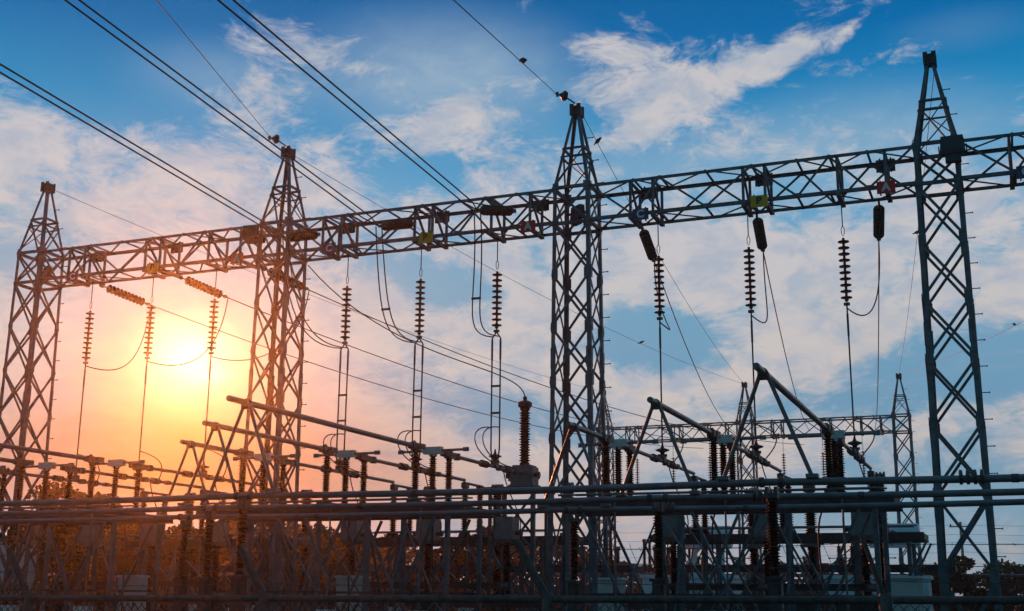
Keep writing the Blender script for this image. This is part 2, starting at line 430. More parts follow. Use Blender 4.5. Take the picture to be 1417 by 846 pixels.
beam = make_beam(beam_labels[0]); beam.location = (TX[0], YB, 0)
for x, l in zip(TX[1:], beam_labels[1:]): dup(beam, (x, YB, 0), l)
for x, l in zip(FX, ['left span of the small distant gantry beam', 'right span of the small distant gantry beam']): dup(beam, (x, YF, 0), l)

# ------------------------------------------------------------------ phase signs
BAY = ['in the left bay', 'in the middle bay', 'in the right bay', 'beyond the largest tower']
PH = {'A': ('red', 'white', 'red plate with a white letter A'), 'B': ('yellow', 'black', 'yellow plate with a black letter B'), 'C': ('blue', 'white', 'dark blue plate with a white letter C')}
SIGN = {'A': 'red A sign', 'B': 'yellow B sign', 'C': 'blue C sign'}
def make_sign(ph):
    plate, ink, lab = PH[ph]
    t = thing('phase_sign', lab, 'sign', group='phase letter signs on the gantries')
    MB().box(0, 0, 0, .39, .012, .28).build('plate', plate, t)
    for x in (-.12, .12): MB().box(x, .03, .0, .03, .05, .34).build('bracket', 'steel2', t)
    cu = bpy.data.curves.new('letter', 'FONT'); cu.body = ph; cu.size = .26; cu.align_x = 'CENTER'; cu.align_y = 'CENTER'; cu.extrude = .003; cu.offset = .010
    tmp = bpy.data.objects.new('letter', cu); C.objects.link(tmp)
    me = bpy.data.meshes.new_from_object(tmp.evaluated_get(bpy.context.evaluated_depsgraph_get())); bpy.data.objects.remove(tmp)
    me.materials.clear(); me.materials.append(M[ink]); o = bpy.data.objects.new('letter', me); C.objects.link(o); o.parent = t
    o.location = (0, -.011, 0); o.rotation_euler = (R(90), 0, 0)
    return t
for ph in 'CBA':
    proto = make_sign(ph); first = True
    for k in range(4):
        if k == 3 and ph != 'C': continue
        loc = (TX[k]+OFF_T[ph], YB-.55, Z1-.02); lab = '%s on the gantry %s' % (PH[ph][2], BAY[k])
        if first: proto.location = loc; proto['label'] = lab; first = False
        else: dup(proto, loc, lab)
    for k in range(2): dup(proto, (FX[k]+OFF_T[ph], YF-.55, Z1-.02), 'tiny %s on the %s span of the distant gantry' % (SIGN[ph], ('left', 'right')[k]))
bs = thing('sign_plate', 'x', 'sign', group='sign plates seen from behind')
MB().box(0,0,0,.42,.012,.30).build('plate', 'black', bs)
for x in (-.12, .12): MB().box(x,-.03,.0,.03,.05,.34).build('bracket', 'steel2', bs)
first = True
for k in range(3):
    for ph in 'CBA':
        loc = (TX[k]+OFF_T[ph]-.06, YB+.52, Z2-.06); lab = 'dark plate back seen behind the %s %s' % (SIGN[ph], BAY[k])
        if first: bs.location = loc; bs['label'] = lab; first = False
        else: dup(bs, loc, lab)

# ------------------------------------------------------------------ floodlights
fl = thing('floodlight', 'large floodlight on the largest tower below its peak', 'floodlight', (-.58, YB-.72, 11.52), group='floodlights on the towers')
MB().box(0,0,0,.62,.22,.46,.86).build('housing', 'steel2', fl); MB().box(0,-.118,-.01,.5,.012,.32).build('lens', 'lens', fl)
MB().box(0,.05,-.33,.38,.2,.2).build('ballast_box', 'steel2', fl); MB().bar((-.33,.02,0),(-.33,.3,-.1),.03).bar((.33,.02,0),(.33,.3,-.1),.03).bar((-.33,.3,-.1),(.33,.3,-.1),.04).build('bracket', 'steel2', fl)
for n_, (loc, rz, l) in enumerate(((( -18.31,YB-.7,11.46), .1, 'floodlight fixed to the gantry beside the orange tower'), ((-25.75,YB-.1,11.16), 2.6, 'dark floodlight inside the leftmost tower at beam height'),
                   ((-9.30,YB-.05,11.18), 2.5, 'dark floodlight inside the middle tower at beam height'))):
    c = dup(fl, loc, l, rz); c.scale = (.72,)*3
fl.scale = (.85,)*3

# ------------------------------------------------------------------ insulator strings
disc_prof = [(.03,-.07),(.032,-.02),(.05,-.012),(.124,.008),(.130,.018),(.118,.030),(.055,.038),(.034,.05),(.032,.075)]
def add_discs(t, n, step, z0):
    me = None
    for i in range(n):
        if me is None: o = MB().lathe([(r, -z) for r, z in disc_prof], n=16).build('disc', 'disc', t, smooth=True); me = o.data
        else: o = bpy.data.objects.new('disc', me); C.objects.link(o); o.parent = t
        o.location = (0,0,z0-i*step)
def make_suspension():          # origin at the beam, hangs down to -2.45
    t = thing('suspension_insulator_string', 'x', 'insulator string', group='hanging insulator strings')
    lk = MB().tube([(0,0,.05),(0,0,-.62)], .013, 6).tube([(0,0,-.62),(.035,0,-.68),(.03,0,-.8),(0,0,-.86),(-.03,0,-.8),(-.035,0,-.68),(0,0,-.62)], .009, 6)
    lk.box(0,0,-.02,.06,.09,.06); lk.build('hanger_link', 'wire', t)
    add_discs(t, 10, .143, -.97)
    MB().tube([(0,0,-2.28),(0,0,-2.44)], .015, 6).box(0,0,-2.42,.13,.07,.06).lathe([(.03,-2.36),(.05,-2.33),(.03,-2.30)], n=8).build('clamp', 'clamp', t)
    return t
sus = make_suspension(); first = True
for k in range(3):
    for ph in 'CBA':
        loc = (TX[k]+OFF_S[ph], YB, Z1-.02); lab = 'black insulator string hanging below the %s %s' % (SIGN[ph], BAY[k])
        if first: sus.location = loc; sus['label'] = lab; first = False
        else: dup(sus, loc, lab)
for k in range(2):
    for ph in 'CBA': dup(sus, (FX[k]+OFF_S[ph], YF, Z1-.02), 'tiny insulator string under the %s of the %s far span' % (SIGN[ph], ('left','right')[k]))
def make_tension():             # origin at the beam end, runs down local -z to -1.9
    t = thing('tension_insulator_string', 'x', 'insulator string', group='slanting insulator strings')
    MB().tube([(0,0,.03),(0,0,-.26)], .02, 6).box(0,0,-.05,.05,.1,.12).build('yoke_plate', 'clamp', t)
    add_discs(t, 10, .137, -.31)
    MB().tube([(0,0,-1.58),(0,0,-1.9)], .026, 8).box(0,0,-1.78,.1,.07,.1).build('dead_end_clamp', 'clamp', t)
    return t
ten = make_tension(); first = True
TEN = {}
def place_tension(key, p, q, lab):
    global first
    p, q = Vector(p), Vector(q); d = (q-p).normalized()
    o = ten if first else copy_tree(ten); first = False
    o.location = p; o.rotation_euler = d.to_track_quat('-Z', 'Y').to_euler(); o['label'] = lab
    TEN[key] = p+d*1.9
for k in (0, 2):
    for ph in 'CBA':
        x = TX[k]+OFF_T[ph]+(.15 if k == 0 else -.25)
        place_tension((k, ph), (x, YB+.45, Z1-.04), (x+(.36 if k == 0 else -.2), YB+2.2, Z1-(.25 if k == 0 else .38)), 'ribbed insulator string slanting away behind the %s %s' % (SIGN[ph], BAY[k]))
for ph, p, q in (('C',(-16.55,YB-.1,11.37),(-16.44,25.35,10.80)), ('B',(-13.71,YB-.1,11.37),(-13.78,25.34,10.81)), ('A',(-10.93,YB-.1,11.39),(-11.15,25.32,10.92))):
    place_tension((1, ph), p, q, 'ribbed insulator string lying against the gantry near the %s in the middle bay' % SIGN[ph])

# ------------------------------------------------------------------ overhead conductors
INC = {'A': (-10.40,14.0,10.73), 'B': (-13.37,14.0,11.28), 'C': (-14.74,14.0,10.32)}
WHICH = {'A': 'right', 'B': 'middle', 'C': 'left'}
for ph, q in INC.items():
    p = TEN[(1, ph)]; q = Vector(q); e = p+(q-p)*3.4
    side = (e-p).cross(Vector((0,0,1))).normalized()
    t = thing('twin_line', 'twin dark cables from the sky to the %s tension string, middle bay' % WHICH[ph], 'power line', p, group='incoming twin overhead lines')
    for s in (-.11, .11):
        MB().tube([Vector((0,0,0)), side*s-(p-q)*.06, side*s+(e-p)], .0165, 6).build('conductor', 'wire', t)
for k in (0, 2):
    for ph in 'CBA':
        p = TEN[(k, ph)]; q = Vector(({'C': -13.9, 'B': -9.9, 'A': -6.5}[ph], YF-.6, 11.0))
        if k == 0: q = Vector((p.x+8.1, YF-1.2, 10.2))
        o = MB().tube([v-p for v in catenary(p, q, .95, 20)], .0150, 6).build('line_conductor', 'wire', loc=p)
        tag(o, 'single dark cable leaving the gantry behind the %s %s' % (SIGN[ph], BAY[k]), 'power line', 'cables running to the far gantry')
# earth wires on the tower peaks, with their ball insulators
def ball(x, lab):
    t = thing('peak_insulator', lab, 'insulator', (x, YB-.12, ZP+.2), group='ball insulators on the tower peaks')
    MB().lathe([(.02,-.1),(.1,-.08),(.13,-.03),(.13,.02),(.06,.07),(.03,.12)], (-.24,-.16,.18), (-.8,-.5,.15)).build('disc', 'disc', t, smooth=True)
    MB().tube([(0,0,0),(-.24,-.16,.17)], .02, 6).tube([(-.24,-.16,.17),(-.43,-.28,.22)], .02, 6).box(-.38,-.26,.2,.05,.05,.12).build('link', 'clamp', t)
    return t
ball(TX[1], 'dark ball insulator on the peak of the orange tower'); ball(TX[2], 'dark ball insulator on the peak of the middle tower')
EW = [((-18.1,YB-.4,14.25), Vector((-18.1,YB-.4,14.25)).lerp(Vector((-9.1,10,9.27)), 1.2), 0, 'thin earth wire rising from the orange tower peak towards the top of the picture'),
      ((-9.75,YB-.4,14.25), Vector((-9.75,YB-.4,14.25)).lerp(Vector((-5.22,10,8.27)), 1.25), 0, 'thin earth wire rising from the middle tower peak towards the top of the picture'),
      ((TX[0]+.1,YB+.1,ZP), (FX[0],YF,13.9), .5, 'thin earth wire falling from the leftmost tower peak to the far gantry'),
      ((TX[1]+.1,YB+.1,ZP), (FX[1],YF,13.9), .6, 'thin earth wire falling from the orange tower peak to the far gantry'),
      ((TX[2]+.1,YB+.1,ZP), (FX[1],YF,13.9), .6, 'thin earth wire falling from the middle tower peak to the far gantry'),
      ((TX[3]+.1,YB+.1,ZP), (FX[2],YF,13.9), .5, 'thin earth wire behind the largest tower running to the far right peak'),
      ((6.5,38,13.2), (FX[2],YF,13.9), .5, 'thin earth wire entering from the right edge to the far right peak')]
for p, q, sag, lab in EW:
    p = Vector(p); o = MB().tube([v-p for v in catenary(p, q, sag, 18)], .008, 5).build('earth_wire', 'wire', loc=p)
    tag(o, lab, 'wire', 'thin earth wires')
    if sag == 0: continue

# ------------------------------------------------------------------ droppers and jumper loops
TUBE_Z = 5.05
def make_dropper(twin):
    t = thing('dropper', 'x', 'cable', group='vertical dropper cables')
    H = Z1-2.46-TUBE_Z
    xs = (-.11, .11) if twin else (0,)
    for x in xs:
        MB().tube([(0,0,H),(x,0,H-.16),(x,0,.42),(0 if not twin else x*.6,0,.1)], .019, 6).build('conductor', 'wire', t)
        MB().tube([(x,0,H-.2),(x,0,H-.7)], .026, 6).build('sleeve', 'clamp', t)
    if twin:
        for z in (H-1.35, 1.3): MB().bar((-.13,0,z),(.13,0,z),.035,.05).build('spacer', 'clamp', t)
        for x in xs: MB().tube(bez((x,0,.95),(x-.75,.0,1.1),(x-.75,.6,.2),(x*.5,1.05,.08)), .015, 6).build('tail_cable', 'wire', t)
    else:
        MB().tube(bez((0,0,.75),(.45,.1,.6),(.55,.5,.5),(0.05,.85,.08)), .015, 6).build('tail_cable', 'wire', t)
    MB().lathe([(.02,.42),(.03,.34),(.05,.3),(.16,.26),(.165,.24),(.06,.2),(.03,.12)], n=14).build('bell', 'disc', t, smooth=True)
    MB().box(0,0,.06,.14,.2,.17).box(0,0,.13,.2,.1,.05).build('clamp', 'clamp', t)
    return t
for k in range(3):
    pr = None
    for ph in 'CBA':
        loc = (TX[k]+OFF_S[ph], YB, TUBE_Z); lab = ('twin dropper cables below the string of the %s %s' if k == 1 else 'single dropper cable below the string of the %s %s') % (SIGN[ph], BAY[k])
        if k in (0, 1) and pr is None: pr = make_dropper(k == 1)
        if k == 0 and ph == 'C': d_single = pr; pr.location = loc; pr['label'] = lab; continue
        if k == 1 and ph == 'C': pr.location = loc; pr['label'] = lab; continue
        dup(pr if k < 2 else d_single, loc, lab)
zc = Z1-2.48
for k in range(3):
    for ph in 'CBA':
        a = TEN[(k, ph)]; b = Vector((TX[k]+OFF_S[ph], YB, zc))
        t = thing('jumper_loop', 'slack cable loop by the string of the %s %s' % (SIGN[ph], BAY[k]), 'cable', a, group='jumper loops at the insulator strings')
        for x in ((-.1,.1) if k == 1 else (0,)):
            s = Vector((x,0,0))
            if k == 1: P = bez(s*.8, s+Vector((.1,.2,-2.2)), (b-a)+s+Vector((-.7,-.5,-.1)), (b-a)+s+Vector((0,0,-.1)))
            elif k == 0: P = bez((0,0,-.02), Vector((-.15,-.1,-1.9)), (b-a)+Vector((.9,.6,-.35)), (b-a)+Vector((0,0,-.05)))
            else: P = bez((0,0,-.02), Vector((.0,-.1,-1.6)), (b-a)+Vector((.45,.6,-.45)), (b-a)+Vector((0,0,-.05)))
            MB().tube(P, .0155, 6).build('conductor', 'wire', t)
            if k == 1 and x > 0: 
                m = P[6]; MB().bar(m-Vector((.22,0,0)), m+Vector((.02,0,0)), .035, .05).build('spacer', 'clamp', t)

# ------------------------------------------------------------------ bus pipes on their posts
BUSY = {'A': 16.7, 'B': 18.85, 'C': 21.0}; BUS_Z = 3.545
ORD = {'A': 'nearest', 'B': 'middle', 'C': 'rear'}
def rings(mb, p, axis, n, step, r0, r1):
    a = Vector(axis)
    for i in range(n): mb.lathe([(r0,-step*.3),(r1,-step*.22),(r1,step*.22),(r0,step*.3)], Vector(p)+a*(i-(n-1)/2)*step, a, 12)
    return mb
for ph, y in BUSY.items():
    t = thing('bus_pipe', '%s of the three long grey pipes crossing the yard' % ('highest-looking and nearest' if ph == 'A' else 'middle' if ph == 'B' else 'lowest-looking and rearmost'), 'bus pipe', (-2, y, BUS_Z), group='long bus pipes across the yard')
    x0 = TX[0]+OFF_S[ph]+2-16.8     # posts every 8.4 m, a little sag between them
    pts = [(x0+8.4*(i+f/8), 0, -.03*4*(f/8)*(1-f/8)) for i in range(6) for f in range(8)]
    pts = [q for q in pts if -40 < q[0] < 14]
    MB().tube(pts, .050, 18).build('pipe', 'alu', t, smooth=True)
    for i in range(5):
        x = x0+8.4*i+3.1; MB().lathe([(.049,-.05),(.056,-.04),(.056,.04),(.049,.05)], (x,0,-.028), (1,0,0), 16).build('weld_collar', 'clamp', t, smooth=True)
    for x in ({'A': (1.55,), 'B': (-1.5,), 'C': (-3.6, 2.55)}[ph]):
        rings(MB(), (x,0,0), (1,0,0), 4, .085, .05, .095).build('expansion_joint', 'clamp', t, smooth=True)
def make_bus_post():
    t = thing('bus_post', 'x', 'insulator post', group='insulator posts under the bus pipes')
    MB().box(0,0,1.13,.18,.18,2.26).box(0,0,2.28,.25,.25,.045).box(0,0,.06,.5,.5,.12).box(0,-.1,2.1,.12,.02,.2).build('pedestal', 'steel2', t)
    MB().lathe(sheds(1.02, .052, .09, 21, 2.31), n=18).build('insulator', 'porcelain', t, smooth=True)
    MB().box(0,0,3.36,.17,.15,.06).box(-.06,0,3.43,.04,.14,.1).box(.06,0,3.43,.04,.14,.1).lathe([(.05,-.04),(.07,-.03),(.07,.03),(.05,.04)], (-.13,0,BUS_Z), (1,0,0)).lathe([(.05,-.04),(.07,-.03),(.07,.03),(.05,.04)], (.13,0,BUS_Z), (1,0,0)).build('pipe_clamp', 'clamp', t)
    return t
post = make_bus_post(); first = True
for k in range(4):
    for ph in 'ABC':
        loc = (TX[k]+OFF_S[ph]+(0 if ph != 'A' else .05), BUSY[ph], 0)
        if k in (0, 3): continue
        lab = 'black insulator post carrying the %s bus pipe %s' % (ORD[ph], BAY[k])
        if first: post.location = loc; post['label'] = lab; first = False
        else: dup(post, loc, lab)

# ------------------------------------------------------------------ tubes running away from the camera
TUBE_Y0 = {'A': 16.2, 'B': 18.5, 'C': 20.7}
def make_front_tube(ph):
    t = thing('tubular_bar', 'x', 'tubular busbar', group='cantilevered tubular bars over the bus pipes')
    L = 22.9-TUBE_Y0[ph]; dy = BUSY[ph]-TUBE_Y0[ph]; dz = BUS_Z-TUBE_Z
    MB().tube([(0,0,0),(0,L,0)], .050, 16).lathe([(.05,-.004),(.047,-.016),(.02,-.024)], n=16, axis=(0,1,0)).build('tube', 'alu', t, smooth=True)
    for s in (-1, 1): MB().tube([(s*.05,dy,-.03),(s*.60,dy,dz+.05)], .030, 10).box(s*.60,dy,dz+.07,.16,.15,.05).build('slanting_strut', 'alu', t, smooth=True)
    MB().box(0,dy,-.05,.15,.1,.1).lathe([(.052,-.05),(.065,-.04),(.065,.04),(.052,.05)], (0,dy,0), (0,1,0)).build('strut_clamp', 'clamp', t)
    MB().box(0,L-.12,0,.14,.26,.13).build('terminal', 'clamp', t)
    return t
for ph in 'CBA':
    pr = make_front_tube(ph)
    for k in (1, 2):
        loc = (TX[k]+OFF_S[ph], TUBE_Y0[ph], TUBE_Z); lab = 'thick grey tube ending above the %s bus pipe %s' % (ORD[ph], BAY[k])
        if k == 1: pr.location = loc; pr['label'] = lab
        else: dup(pr, loc, lab)
    dup(pr, (TX[0]+OFF_S[ph], TUBE_Y0[ph], TUBE_Z), '%s of the grey tubes entering at the left edge' % {'A': 'highest', 'B': 'middle', 'C': 'lowest'}[ph])
Y3 = 24.54; YR = 30.1
def make_rear_tube():
    t = thing('connecting_tube', 'x', 'tubular busbar', group='tubes between the disconnector rows')
    MB().tube([(0,0,0),(0,YR-Y3,0)], .042, 14).build('tube', 'alu', t, smooth=True)
    MB().box(0,.14,0,.14,.26,.12).box(0,.42,0,.11,.12,.15).build('terminal', 'clamp', t)
    rings(MB(), (0,1.95,0), (0,1,0), 4, .09, .043, .085).build('coupler', 'clamp', t, smooth=True)
    rings(MB(), (0,3.35,0), (0,1,0), 4, .09, .043, .085).build('coupler', 'clamp', t, smooth=True)
    for y, w in ((2.9,.13),(3.9,.11)): MB().box(0,y,0,w,.17,w).build('clamp', 'clamp', t)
    return t
rt = make_rear_tube(); first = True
for k in range(3):
    for ph in 'CBA':
        loc = (TX[k]+OFF_S[ph], Y3, TUBE_Z); lab = 'grey tube with ribbed couplers below the %s %s' % (SIGN[ph], BAY[k])
        if first: rt.location = loc; rt['label'] = lab; first = False
        else: dup(rt, loc, lab)

# ------------------------------------------------------------------ disconnectors
SUP_Z = 3.84
def make_disconnector():
    t = thing('disconnector', 'x', 'disconnector', group='open disconnectors')
    MB().box(0,.82,.05,.16,2.1,.10).box(0,.82,.0,.4,.1,.08).build('base_channel', 'steel2', t)
    ins = MB().lathe(sheds(1.0, .052, .092, 19, .13), n=14).box(0,0,.115,.2,.2,.03)
    me = None
    for y in (0,.82,1.64):
        if me is None: o = ins.build('insulator', 'porcelain', t, smooth=True); me = o.data
        else: o = bpy.data.objects.new('insulator', me); C.objects.link(o); o.parent = t
        o.location = (0,y,0)
    for y, s in ((0,1),(1.64,-1)):
        MB().box(0,y,1.17,.17,.17,.08).box(-.07,y+s*.16,1.22,.035,.24,.12).box(.07,y+s*.16,1.22,.035,.24,.12).bar((0,y,1.2),(.0,y-s*.12,1.3),.06).build('contact_jaw', 'clamp', t)
    bl = MB().tube([(-.84,.82+.06,1.21),(.84,.82-.06,1.21)], .028, 10).box(-.8,.88,1.21,.12,.06,.085).box(.8,.76,1.21,.12,.06,.085)
    b = bl.build('blade', 'alu', t)
    MB().box(0,.82,1.215,.42,.15,.15).box(0,.82,1.12,.13,.13,.06).build('hinge_box', 'greybox', b)
    return t
dc = make_disconnector(); first = True
for k in range(3):
    for ph in 'CBA':
        loc = (TX[k]+OFF_S[ph], 22.9, SUP_Z); lab = 'open disconnector, three black posts, at the %s tube %s' % ({'A': 'right', 'B': 'middle', 'C': 'left'}[ph], BAY[k])
        if first: dc.location = loc; dc['label'] = lab; first = False
        else: dup(dc, loc, lab)
for k in range(2):
    for ph in 'CBA': dup(dc, (FX[k]+OFF_S[ph], 74.0, 3.2), 'tiny disconnector far behind, under the %s of the %s far span' % (SIGN[ph], ('left','right')[k]))

def make_support(label, z, depth, cols=(3.1, 5.25), x0=.9, x1=7.4, drives=False):
    t = thing('steel_support', label, 'steel frame', group='steel frames carrying the apparatus')
    for y in (0, depth):
        MB().box((x0+x1)/2, y, z-.09, x1-x0, .07, .18).box((x0+x1)/2, y+.05, z-.012, x1-x0, .1, .016).box((x0+x1)/2, y+.05, z-.17, x1-x0, .1, .016).build('cross_beam', 'steel2', t)
    for x in (x0+.03, (x0+x1)/2, x1-.03): MB().box(x,depth/2,z-.09,.06,depth-.07,.14).build('tie_beam', 'steel2', t)
    for x in cols:
        for y in (0, depth):
            MB().angle((x-.07,y-.07,0), (x-.07,y-.07,z-.18), .14, (1,0,0), (0,1,0)).box(x,y,.06,.35,.35,.12).build('column', 'steel', t)
            mb = MB(); yy = y-.03 if y == 0 else y+.03
            for s in (-1, 1): mb.bar((x, yy, .35), (x+s*1.55, yy, z-.2), .05, .055, (0,1,0))
            mb.build('knee_brace', 'steel', t)
        for p_, q_, w_ in (((x+.05,.05,.3),(x+.05,depth-.05,z-.4),.05), ((x-.05,depth-.05,.3),(x-.05,.05,z-.4),.05), ((x,0,z*.52),(x,depth,z*.52),.06)): MB().bar(p_, q_, w_, .03).build('cross_brace', 'steel', t)
    for y in (-.09, depth+.09):
        for a, b in ((cols[0], cols[1]), (cols[1], cols[0])):
            yy = y+(.03 if a < b else -.03); MB().bar((a,yy,.4),(b,yy,z-.25),.025,.055,(0,1,0)).build('cross_brace', 'steel', t)
        for a, s in ((cols[0],-1),(cols[1],1)):
            MB().bar((a,y-.035,z-.3),(a+s*1.5,y-.035,.3),.025,.05,(0,1,0)).build('cross_brace', 'steel', t)
    if drives:
        MB().tube([(x0+.2,-.16,z+.12),(x1-.2,-.16,z+.12)], .022, 8).build('linkage_pipe', 'alu', t)
        MB().tube([(x0+.2,depth*.55,z+.2),(x1-.2,depth*.55,z+.2)], .018, 8).build('linkage_pipe', 'alu', t)
        for x in (OFF_S['C'], OFF_S['B'], OFF_S['A']):
            MB().tube([(x+.22,-.14,z),(x+.22,-.14,1.75)], .02, 8).build('drive_pipe', 'alu', t)
            b_ = MB().box(x+.22,-.16,1.45,.34,.26,.55).build('drive_box', 'greybox', t); MB().box(x+.22,-.295,1.45,.28,.01,.46).build('drive_door', 'greybox', b_)
            MB().tube([(x+.22,-.16,1.18),(x+.22,-.12,.0)], .025, 6).build('conduit', 'steel2', t)
            MB().tube(bez((x-.3,depth+.1,z),(x-.7,depth+.4,z-.3),(x-.5,depth+.5,z-1),(x-.35,depth+.2,.2)), .02, 6).build('cable', 'wire', t)
    for x in (x0+.35, x1-.35):
        for y in (0, depth): MB().box(x,y,z/2-.1,.09,.09,z-.2).build('column', 'steel', t)
    mb = MB()
    for y in (-.05, depth+.05): mb.bar((x0+.4,y,z*.54),(x1-.4,y,z*.54),.06,.05)
    mb.build('waist_rail', 'steel2', t)
    return t
sp = make_support('front steel frame under the disconnectors in the left bay', SUP_Z-.005, 1.64, drives=True); sp.location = (TX[0], 22.9, 0)
for k in (1, 2): dup(sp, (TX[k], 22.9, 0), 'front steel frame under the disconnectors %s' % BAY[k])
s2 = make_support('rear dark steel platform behind the gantry in the left bay', 3.55, 1.5, (2.3, 5.9), drives=True); s2.location = (TX[0], 30.0, 0)
for k in (1, 2): dup(s2, (TX[k], 30.0, 0), 'rear dark steel platform behind the gantry %s' % BAY[k])
s3 = make_support('low braced frame under the box headed transformers in the left bay', 1.95, .7, (2.6, 5.7)); s3.location = (TX[0], 27.6, 0)
for k in (1, 2): dup(s3, (TX[k], 27.6, 0), 'low braced frame under the box headed transformers %s' % BAY[k])
s4 = make_support('rearmost braced frame beneath the breaker poles in the left bay', 2.9, .9, (2.9, 5.5), .5, 7.9); s4.location = (TX[0], 33.3, 0)
for k in (1, 2): dup(s4, (TX[k], 33.3 if k < 2 else 33.0, 0), 'rearmost braced frame beneath the breaker poles %s' % BAY[k])
for k in range(2): dup(s2, (FX[k], 62.0, 0), 'distant steel platform in front of the %s span of the far gantry' % ('left','right')[k])
for k in range(2): dup(sp, (FX[k], 74.0, -.63), 'distant steel frame below the %s span of the far gantry' % ('left','right')[k])

# ------------------------------------------------------------------ rear posts and breakers
def make_pair():
    t = thing('post_insulator_pair', 'x', 'insulator posts', group='pairs of rear insulator posts')
    me = None
    for y in (0, 1.0):
        if me is None: o = MB().lathe(sheds(1.18, .06, .11, 18, .12), n=14).box(0,0,.06,.22,.22,.12).build('insulator', 'porcelain', t, smooth=True); me = o.data
        else: o = bpy.data.objects.new('insulator', me); C.objects.link(o); o.parent = t
        o.location = (0,y,0)
    MB().tube([(0,-.1,1.42),(0,1.15,1.42)], .035, 10).box(0,0,1.36,.15,.2,.14).box(0,1.0,1.36,.15,.2,.14).build('bridge_tube', 'clamp', t)
    MB().box(0,.5,.02,.14,1.5,.06).build('base_channel', 'steel2', t)
    return t
pp = make_pair(); first = True
for k in range(3):
    for ph in 'CBA':
        if (k, ph) == (1, 'A'): continue
        loc = (TX[k]+OFF_S[ph], 30.15, 3.555); lab = 'pair of slim black rear posts behind the %s %s' % (SIGN[ph], BAY[k])
        if first: pp.location = loc; pp['label'] = lab; first = False
        else: dup(pp, loc, lab)
def make_breaker():
    t = thing('breaker_pole', 'x', 'circuit breaker', group='circuit breaker poles behind the gantry')
    MB().box(0,0,.85,.26,.26,1.7,.9).box(0,0,.05,.6,.6,.1).box(0,0,1.72,.4,.4,.06).build('stand', 'steel2', t)
    MB().lathe(sheds(1.65, .09, .145, 26, 1.76), n=16).build('support_insulator', 'porcelain', t, smooth=True)
    MB().box(0,0,3.58,.44,.40,.34,.8).lathe([(.09,0),(.12,.02),(.12,.1),(.08,.14)], (.2,0,3.58), (1,0,0)).box(-.02,-.23,3.5,.2,.08,.14).build('crank_housing', 'ctgrey', t)
    MB().lathe(sheds(1.2, .11, .178, 19, 3.76), n=16).build('interrupter', 'porcelain', t, smooth=True)
    rings(MB(), (0,0,5.02), (1,0,0), 4, .09, .06, .12).box(0,0,5.02,.26,.2,.14).build('terminal', 'clamp', t)
    return t
bk = make_breaker(); first = True
for k in range(3):
    for ph in 'CBA':
        y = {'A': 31.9, 'B': 34.6, 'C': 35.6}[ph] if k == 2 else 32.4
        loc = (TX[k]+OFF_S[ph]+(.35 if (k, ph) == (2, 'C') else 0), y, 0); lab = 'thick dark breaker pole standing behind the %s %s' % (SIGN[ph], BAY[k])
        if first: bk.location = loc; bk['label'] = lab; first = False
        else: dup(bk, loc, lab)

# ------------------------------------------------------------------ current transformers
def make_ct():
    t = thing('current_transformer', 'x', 'transformer', group='box headed current transformers')
    MB().box(0,0,.98,.16,.16,1.96).box(0,0,.05,.5,.5,.1).build('stand', 'steel2', t)
    MB().box(0,0,2.02,.42,.42,.12).box(.2,0,2.02,.1,.25,.1).build('base_tank', 'ctgrey', t)
    MB().lathe(sheds(1.2, .066, .112, 21, 2.08), n=16).build('insulator', 'porcelain', t, smooth=True)
    h = MB().box(0,0,3.33,.34,.34,.10,1.35).box(0,0,3.62,.48,.46,.5,.96).box(0,0,3.885,.42,.40,.04)
    hd = h.build('head', 'ctgrey', t)
    MB().lathe([(.05,0),(.05,.12),(.07,.13),(.07,.17)], (.23,0,3.52), (1,0,0)).lathe([(.05,0),(.05,.12),(.07,.13),(.07,.17)], (-.23,0,3.52), (-1,0,0)).build('terminal', 'clamp', hd)
    MB().tube(bez((.32,0,3.52),(.5,0,3.9),(.1,-.3,4.4),(0,-.25,5.0)), .014, 6).build('lead', 'wire', t)
    return t
ct = make_ct(); first = True
for k in range(3):
    for ph in 'CBA':
        loc = (TX[k]+OFF_S[ph], 27.95, 0); lab = 'grey box headed transformer post below the %s %s' % (SIGN[ph], BAY[k])
        if first: ct.location = loc; ct['label'] = lab; first = False
        else: dup(ct, loc, lab)
for k in range(2):
    for ph in 'CBA':
        dup(ct, (FX[k]+OFF_S[ph], 67.0, 0), 'tiny box headed transformer under the %s of the %s far span' % (SIGN[ph], ('left','right')[k]))
        dup(bk, (FX[k]+OFF_S[ph], 64.4, -.4), 'tiny breaker pole under the %s of the %s far span' % (SIGN[ph], ('left','right')[k]))
        dup(pp, (FX[k]+OFF_S[ph], 62.2, 3.555), 'tiny pair of posts under the %s of the %s far span' % (SIGN[ph], ('left','right')[k]))
def channel(k, loc):
    t = thing('channel_rail', 'low steel channel rail with terminal boxes between the transformer posts %s' % BAY[k], 'steel rail', loc, group='low channel rails between transformer posts')
    MB().box(0,0,0,4.7,.05,.15).box(0,-.045,.07,4.7,.07,.012).box(0,-.045,-.07,4.7,.07,.012).build('channel', 'steel2', t)
    for x in (-2.2,2.2): MB().box(x,.06,-1.05,.1,.06,2.15).build('stake', 'steel2', t)
    for x in (-2.3,.0,2.3): 
        b = MB().box(x,-.09,0,.32,.12,.17).build('terminal_box', 'steel2', t); MB().box(x,-.155,.02,.2,.008,.09).build('nameplate', 'alu', b)
for k in range(3): channel(k, (TX[k]+4.17, 27.5, 2.27))

